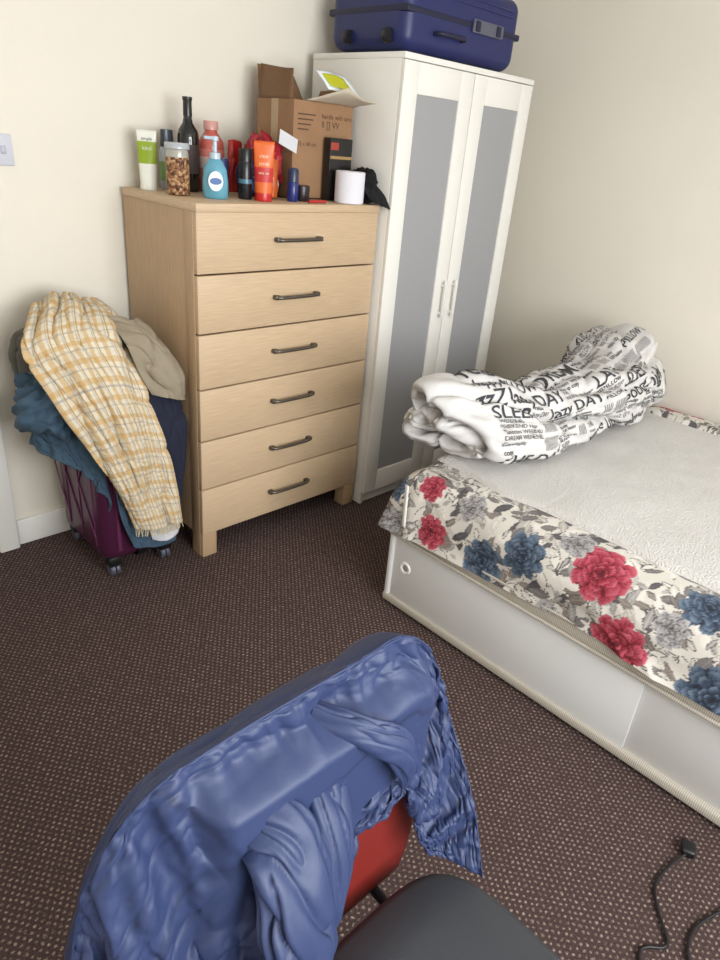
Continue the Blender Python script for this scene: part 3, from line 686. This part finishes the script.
def quad(name,p,mat,parent,th=.004,bowl=.008):
    p=[np.array(q) for q in p];n=8
    G=np.array([[ (p[0]*(1-i/n)+p[1]*(i/n))*(1-j/n)+(p[3]*(1-i/n)+p[2]*(i/n))*(j/n) for j in range(n+1)] for i in range(n+1)])
    S_,T_2=np.meshgrid(np.linspace(0,1,n+1),np.linspace(0,1,n+1),indexing='ij')
    G=G+normals(G)*(bowl*np.sin(np.pi*S_)*T_2+.004*fbm(S_*3,T_2*3,int(abs(p[0][0]*100))))[...,None]
    return grid_obj(name,G,mat,parent,thick=th)
Zt=T0+hh
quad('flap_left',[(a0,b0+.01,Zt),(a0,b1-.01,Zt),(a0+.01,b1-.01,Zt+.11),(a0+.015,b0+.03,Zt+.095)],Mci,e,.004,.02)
quad('flap_rear',[(a0+.01,b1,Zt),(a1-.06,b1,Zt),(a1-.10,b1+.03,Zt+.10),(a0+.02,b1+.03,Zt+.11)],Mcb,e)
quad('flap_front',[(a0+.05,b0,Zt),(a1-.002,b0,Zt),(a1+.010,b0-.11,Zt+.015),(a0+.16,b0-.10,Zt+.05)],nm('flap_pale',(196,184,164),rough=.7),e,.003,.010)
quad('flap_right',[(a1,b0+.01,Zt),(a1,b1-.01,Zt),(a1+.003,b1-.02,Zt+.05),(a1+.003,b0+.02,Zt+.06)],Mcb,e,.004,0)
quad('shipping_label',[(a0+.12,b0-.04,Zt+.044),(a0+.255,b0-.06,Zt+.032),(a0+.235,b0+.0,Zt+.093),(a0+.10,b0+.01,Zt+.100)],Mlw,e,.002,.004)
quad('shipping_label_print',[(a0+.132,b0-.040,Zt+.054),(a0+.225,b0-.054,Zt+.045),(a0+.21,b0-.015,Zt+.085),(a0+.117,b0-.005,Zt+.091)],nm('label_lime',(190,190,40),rough=.5),e,.001,.004)
Mpr=nm('print_brown',(84,60,44),rough=.9)
Mx=lambda x,z:Matrix.Translation((x,b0-.0012,z))@Matrix.Rotation(math.pi/2,4,'X')
for (tx,s,x,z) in [('handle with care',.022,a0+.13,T0+.275),('II [] VV',.03,a0+.13,T0+.245),('25 x 40 cm',.02,a0+.02,T0+.18)]: flat_text('print',tx,s,Mx(x,z),Mpr,e)
for k in range(4): box('print_line',a0+.02,a0+.10-.01*k,b0-.0015,b0-.0002,T0+.28-.016*k,T0+.284-.016*k,Mpr,e)
e=empty('small_black_box',(1.885,2.09,T0))
box('body',1.84,1.95,2.088,2.124,T0,T0+.215,nm('blackbox',(26,24,24),rough=.35),e,.002)
box('stripe',1.842,1.948,2.0865,2.0885,T0+.145,T0+.155,nm('gold',(160,130,80),rough=.4),e);box('stripe_red',1.842,1.88,2.0865,2.0885,T0+.175,T0+.20,nm('redst',(160,60,50),rough=.4),e)
e=empty('toilet_roll',(1.885,2.018,T0));Mtr=nm('tissue',(226,224,230),rough=.95,bump=.1)
lathe('paper',[(.02,0),(.052,0),(.055,.003),(.055,.107),(.052,.11),(.02,.11),(.02,.02)],(1.885,2.018,T0),Mtr,e,36)
lathe('core',[(.0205,.001),(.0205,.109),(.0185,.109),(.0185,.001)],(1.885,2.018,T0),Mcb,e,24)
e=empty('black_hat',(1.96,2.05,T0));Mh=nm('hat_black',(18,18,20),rough=.9)
blob('crown',(1.970,2.03,T0+.06),(.024,.07,.055),Mh,.3,61,e,64,T0+.001)
sheet('brim',[((1.945,2.10,T0+.10),(1.965,2.09,T0+.11),(1.992,2.1,T0+.10)),((1.943,2.03,T0+.065),(1.97,2.0,T0+.08),(1.994,2.02,T0+.07)),((1.94,1.955,T0+.02),(1.97,1.94,T0+.03),(1.997,1.93,T0+.022)),((1.95,1.945,T0+.008),(1.975,1.92,T0+.0),(2.0,1.91,T0-.010))],30,30,Mh,.006,3,63,parent=e,zmin=T0+.003)

# ---------------------------------------------------------------- chair with jacket
chr_=empty('chair',(.46,.2,0))
M_seat=nm('seat_vinyl',(52,54,58),rough=.5,bump=.08,bscale=350);M_red=nm('chair_red',(112,26,20),rough=.5)
M_met=nm('chair_metal',(40,40,44),rough=.35,metal=.7)
n=60;rings=[(.90,.425),(.985,.43),(1.0,.442),(.985,.458),(.92,.468),(.6,.470),(.2,.466)]
cxs,cys,hx,hy=.455,.175,.225,.213
V=[]
for s,z in rings:
    ring=[]
    for j in range(n):
        a=2*math.pi*j/n;c,s_=math.cos(a),math.sin(a)
        ring.append((cxs+hx*s*math.copysign(abs(c)**.45,c),cys+hy*s*math.copysign(abs(s_)**.5,s_),z))
    V.append(ring)
grid_obj('seat',np.array(V),M_seat,chr_,loop_v=True)
mesh_obj('seat_cap',V[-1]+V[0],[tuple(range(n)),tuple(range(n,2*n))[::-1]],M_seat,chr_)
uu=np.linspace(-1,1,40);zz_=np.linspace(.40,.79,34);A,B=np.meshgrid(uu,zz_,indexing='ij')
hw=.20*(1-.14*np.abs((B-.60)/.20)**4)
grid_obj('backrest',np.stack([.455+A*hw,.440+.04*(B-.45)+0*A,B],-1),M_red,chr_,thick=.014)
for s in(-1,1):
    x=.455+s*.12
    tube('rear_upright',[(x,.36,.385),(x,.46,.385),(x,.470,.42),(x,.472,.50),(x,.474,.70)],.009,M_met,chr_)
    x=.455+s*.15
    tube('leg_back',[(x,.36,.43),(x+.01*s,.40,.2),(x+.02*s,.44,.0105)],.011,M_met,chr_)
    tube('leg_front',[(x,.0,.43),(x+.01*s,-.02,.2),(x+.02*s,-.04,.0105)],.011,M_met,chr_)
    tube('rail',[(x,.36,.415),(x,.0,.415)],.010,M_met,chr_)

jk=empty('blue_jacket',(.43,.47,.6))
M_jk=new_mat('jacket_nylon',(1,1,1,1),.5,attr='Col',bump=.05,bscale=120,spec=.4)
NS=210;NT=116
O=cr([(.10,.53,.30),(.115,.52,.50),(.13,.51,.66),(.165,.49,.80),(.215,.48,.862),(.30,.475,.880),(.41,.47,.889),(.52,.468,.892),(.605,.465,.892),(.648,.458,.855),(.685,.44,.77),(.705,.42,.68),(.71,.37,.58),(.70,.33,.50),(.69,.305,.455)],NS)
Fh=cr([(.15,.42,.30),(.17,.40,.36),(.22,.39,.42),(.28,.385,.46),(.33,.385,.49),(.38,.39,.52),(.43,.395,.555),(.48,.398,.60),(.53,.40,.65),(.558,.40,.68),(.578,.398,.64),(.60,.392,.59),(.612,.388,.55),(.622,.384,.52),(.628,.378,.495)],NS)
Bh=cr([(.11,.56,.25),(.13,.57,.30),(.16,.58,.34),(.2,.58,.36),(.26,.585,.36),(.32,.585,.36),(.4,.585,.36),(.48,.58,.36),(.55,.58,.37),(.62,.57,.38),(.68,.55,.40),(.70,.51,.42),(.71,.46,.42),(.71,.42,.42),(.70,.38,.43)],NS)
JB=lin((46,57,92));JP=lin((88,104,126))
def jack(Hm,fr,seed,name,sim=True):
    t=np.linspace(0,1,NT);s=np.linspace(0,1,NS)
    S_,T=np.meshgrid(s,t,indexing='ij')
    wy=(1-(1-T)**2.2)[...,None];wz=(T**1.4)[...,None];wx=T[...,None]
    D=(Hm-O)[:,None,:];P=O[:,None,:]+np.concatenate([D[...,:1]*wx,D[...,1:2]*wy,D[...,2:]*wz],-1)
    n=normals(P)
    if fr: n=np.where((n[...,1:2]>0)&(np.abs(n[...,1:2])>.05),-n,n)
    else: n=np.where(n[...,1:2]<0,-n,n)
    warp=fbm(S_*2.5,T*2.5,seed,2)
    cen=.62
    sc_=cen+(S_-cen)/(1.15-.5*T)
    right=smst(S_,.76,.84)
    a=smst(T,.15,.55)*(1-.6*right)
    v1=rdg(sc_*9+warp*1.4,T*1.1,seed+1)**2.5
    v2=rdg(sc_*17+warp*1.5,T*2.0,seed+2)**4
    y1=rdg(S_*2.6+warp*.6,T*5.5+S_*2.2,seed+3)**4
    y2=rdg(S_*7-T*6+warp,T*5+S_*3.5,seed+4)**5
    d=-.048*v1*a-.012*v2*a-.011*y1-.011*y2+.012*fbm(S_*5,T*4,seed+5,2)+.018*a
    d+=.010*(1-smst(T,.33,.37))*smst(T,.02,.15)*(1-right)
    d+=.018*np.sin(np.pi*np.clip(T,0,1))
    d=d*np.clip(np.minimum(S_,1-S_)*14,.2,1)*np.clip(T*6,.25,1)
    P=P+n*d[...,None]
    if sim:
        W=np.full((NS,NT),.06);W[:,0]=1;W[:,1]=.6;W[:,-1]=.5;W[0,:]=.7;W[-1,:]=.7
        Q=cloth_relax(P,W,22,.13,.06,.15,pin=1.5,maxd=.12)
        P=Q
        # crisp secondary creases pressed into the relaxed surface
        n2=normals(P)
        n2=np.where(n2[...,1:2]>0,-n2,n2)
        P=P-n2*(.004*rdg(S_*11-T*9+warp,T*9+S_*4,seed+9)**5+.003*rdg(S_*18+T*6,T*12-S_*8,seed+10)**6)[...,None]
    if fr:
        inb=smst(P[...,0],.25,.29)*(1-smst(P[...,0],.62,.66))*(1-smst(P[...,2],.81,.85))
        lim=.418;over=np.maximum(P[...,1]-lim,0)
        P[...,1]-=over*inb
    else:
        inb=(P[...,2]<.83);P[...,1]=np.where(inb,np.maximum(P[...,1],.49),P[...,1])
    k=np.clip((.17-S_)/.012,0,1)*np.clip((T-.25)/.03,0,1)
    c=JB*(1-k[...,None])+JP*k[...,None]
    seam=np.exp(-((T-.36-.02*np.sin(S_*5))/.005)**2)*(1-right)+np.exp(-((S_-.40-.06*T)/.003)**2)+np.exp(-((S_-.80-.03*T)/.003)**2)+np.exp(-((T-.94)/.006)**2)
    c=c*(1-.4*np.clip(seam,0,1)[...,None])
    zipm=(T>.975)&(S_>.45)&(S_<.70)
    if fr: c[zipm]=lin((118,122,134))
    return grid_obj(name,P,M_jk,jk,col=c,thick=.003,sub=1)
jack(Fh,True,71,'front_layer')
jack(Bh,False,91,'back_layer',False)
def sleeve(name,path,radii,seed,amp=.3,n=90,m=160,flat=.55,dirv=(0,-1,0)):
    C=cr(path,m);R_=np.interp(np.linspace(0,1,m),np.linspace(0,1,len(radii)),radii)
    Tn=np.gradient(C,axis=0);Tn/=np.linalg.norm(Tn,axis=1,keepdims=True)
    ax=np.cross(Tn,dirv);ax/=np.linalg.norm(ax,axis=1,keepdims=True);ay=np.cross(Tn,ax)
    th=np.linspace(0,2*math.pi,n,endpoint=False);TH,V=np.meshgrid(th,np.linspace(0,1,m),indexing='ij')
    c1,s1=np.cos(TH),np.sin(TH)
    d=1-amp*1.2*(rdg(V*4.5+c1*.9+s1*.5,s1*1.1+V*1.5,seed)**4-.15)+amp*.7*fbm(V*4,c1*1.2+s1*.8,seed+3,2)-amp*.6*(rdg(c1*2.3+V*3,s1*2.3+V*2,seed+5)**5)
    P=C[None]+ax[None]*(c1*R_[None]*d)[...,None]+ay[None]*(s1*R_[None]*d*flat)[...,None]
    P[...,2]=np.maximum(P[...,2],np.where((P[...,1]<.41),.476,0))
    c=JB*np.ones(P.shape)
    c=c*(1-.45*(np.abs(V-.95)<.006))[...,None]
    return grid_obj(name,P,M_jk,jk,col=c,loop_u=True)
sleeve('sleeve_left',[(.335,.475,.80),(.35,.41,.76),(.335,.36,.67),(.315,.33,.56),(.305,.315,.49)],[.045,.056,.056,.05,.046],101,.3)
sleeve('sleeve_inner',[(.44,.465,.79),(.42,.405,.72),(.395,.372,.64),(.378,.362,.56),(.37,.365,.50)],[.035,.042,.040,.034,.028],131,.3)
sleeve('collar',[(.44,.475,.84),(.485,.42,.82),(.53,.398,.785),(.556,.395,.73),(.565,.40,.685)],[.022,.026,.026,.022,.012],111,.3)

# ---------------------------------------------------------------- cable with plug
e=empty('power_cable',(1.4,.1,0))
tube('cord',[(1.415,.145,.012),(1.36,.16,.006),(1.28,.165,.006),(1.22,.12,.006),(1.17,.07,.006),(1.13,.12,.006),(1.09,.11,.006),(1.08,.05,.006),(1.15,.02,.006),(1.22,.06,.006),(1.30,.05,.006),(1.42,.0,.006)],.0035,M_black,e)
box('plug',1.415,1.455,.130,.163,.001,.024,M_black,e,.007,3,.4)
for s in(-.01,.01): box('pin',1.452,1.470,.146+s-.002,.146+s+.002,.010,.015,M_pew,e)

# ---------------------------------------------------------------- light
w=bpy.data.worlds.new('World');bpy.context.scene.world=w;w.use_nodes=True
w.node_tree.nodes['Background'].inputs[0].default_value=(.8,.9,1,1);w.node_tree.nodes['Background'].inputs[1].default_value=1.5
def area(name,loc,rot,sx,sy,pw,col):
    l=bpy.data.lights.new(name,'AREA');l.shape='RECTANGLE';l.size=sx;l.size_y=sy;l.energy=pw;l.color=col
    o=bpy.data.objects.new(name,l);o.location=loc;o.rotation_euler=rot;SC.objects.link(o);return o
area('window_daylight',((wx0+wx1)/2,YF-.12,(wz0+wz1)/2),(math.radians(84),0,0),2.1,1.35,110,(.95,.975,1))

# ---------------------------------------------------------------- camera
cam=bpy.data.cameras.new('camera');co=bpy.data.objects.new('camera',cam);SC.objects.link(co)
r_=Vector((.72174,-.68708,.08371));u_=Vector((.25245,.37392,.89244));b_=Vector((-.64448,-.62298,.44332))
co.matrix_world=Matrix(((r_.x,u_.x,b_.x,0),(r_.y,u_.y,b_.y,0),(r_.z,u_.z,b_.z,1.501),(0,0,0,1)))
cam.sensor_width=36;cam.lens=678.2/960*36;cam.clip_start=.02
bpy.context.scene.camera=co
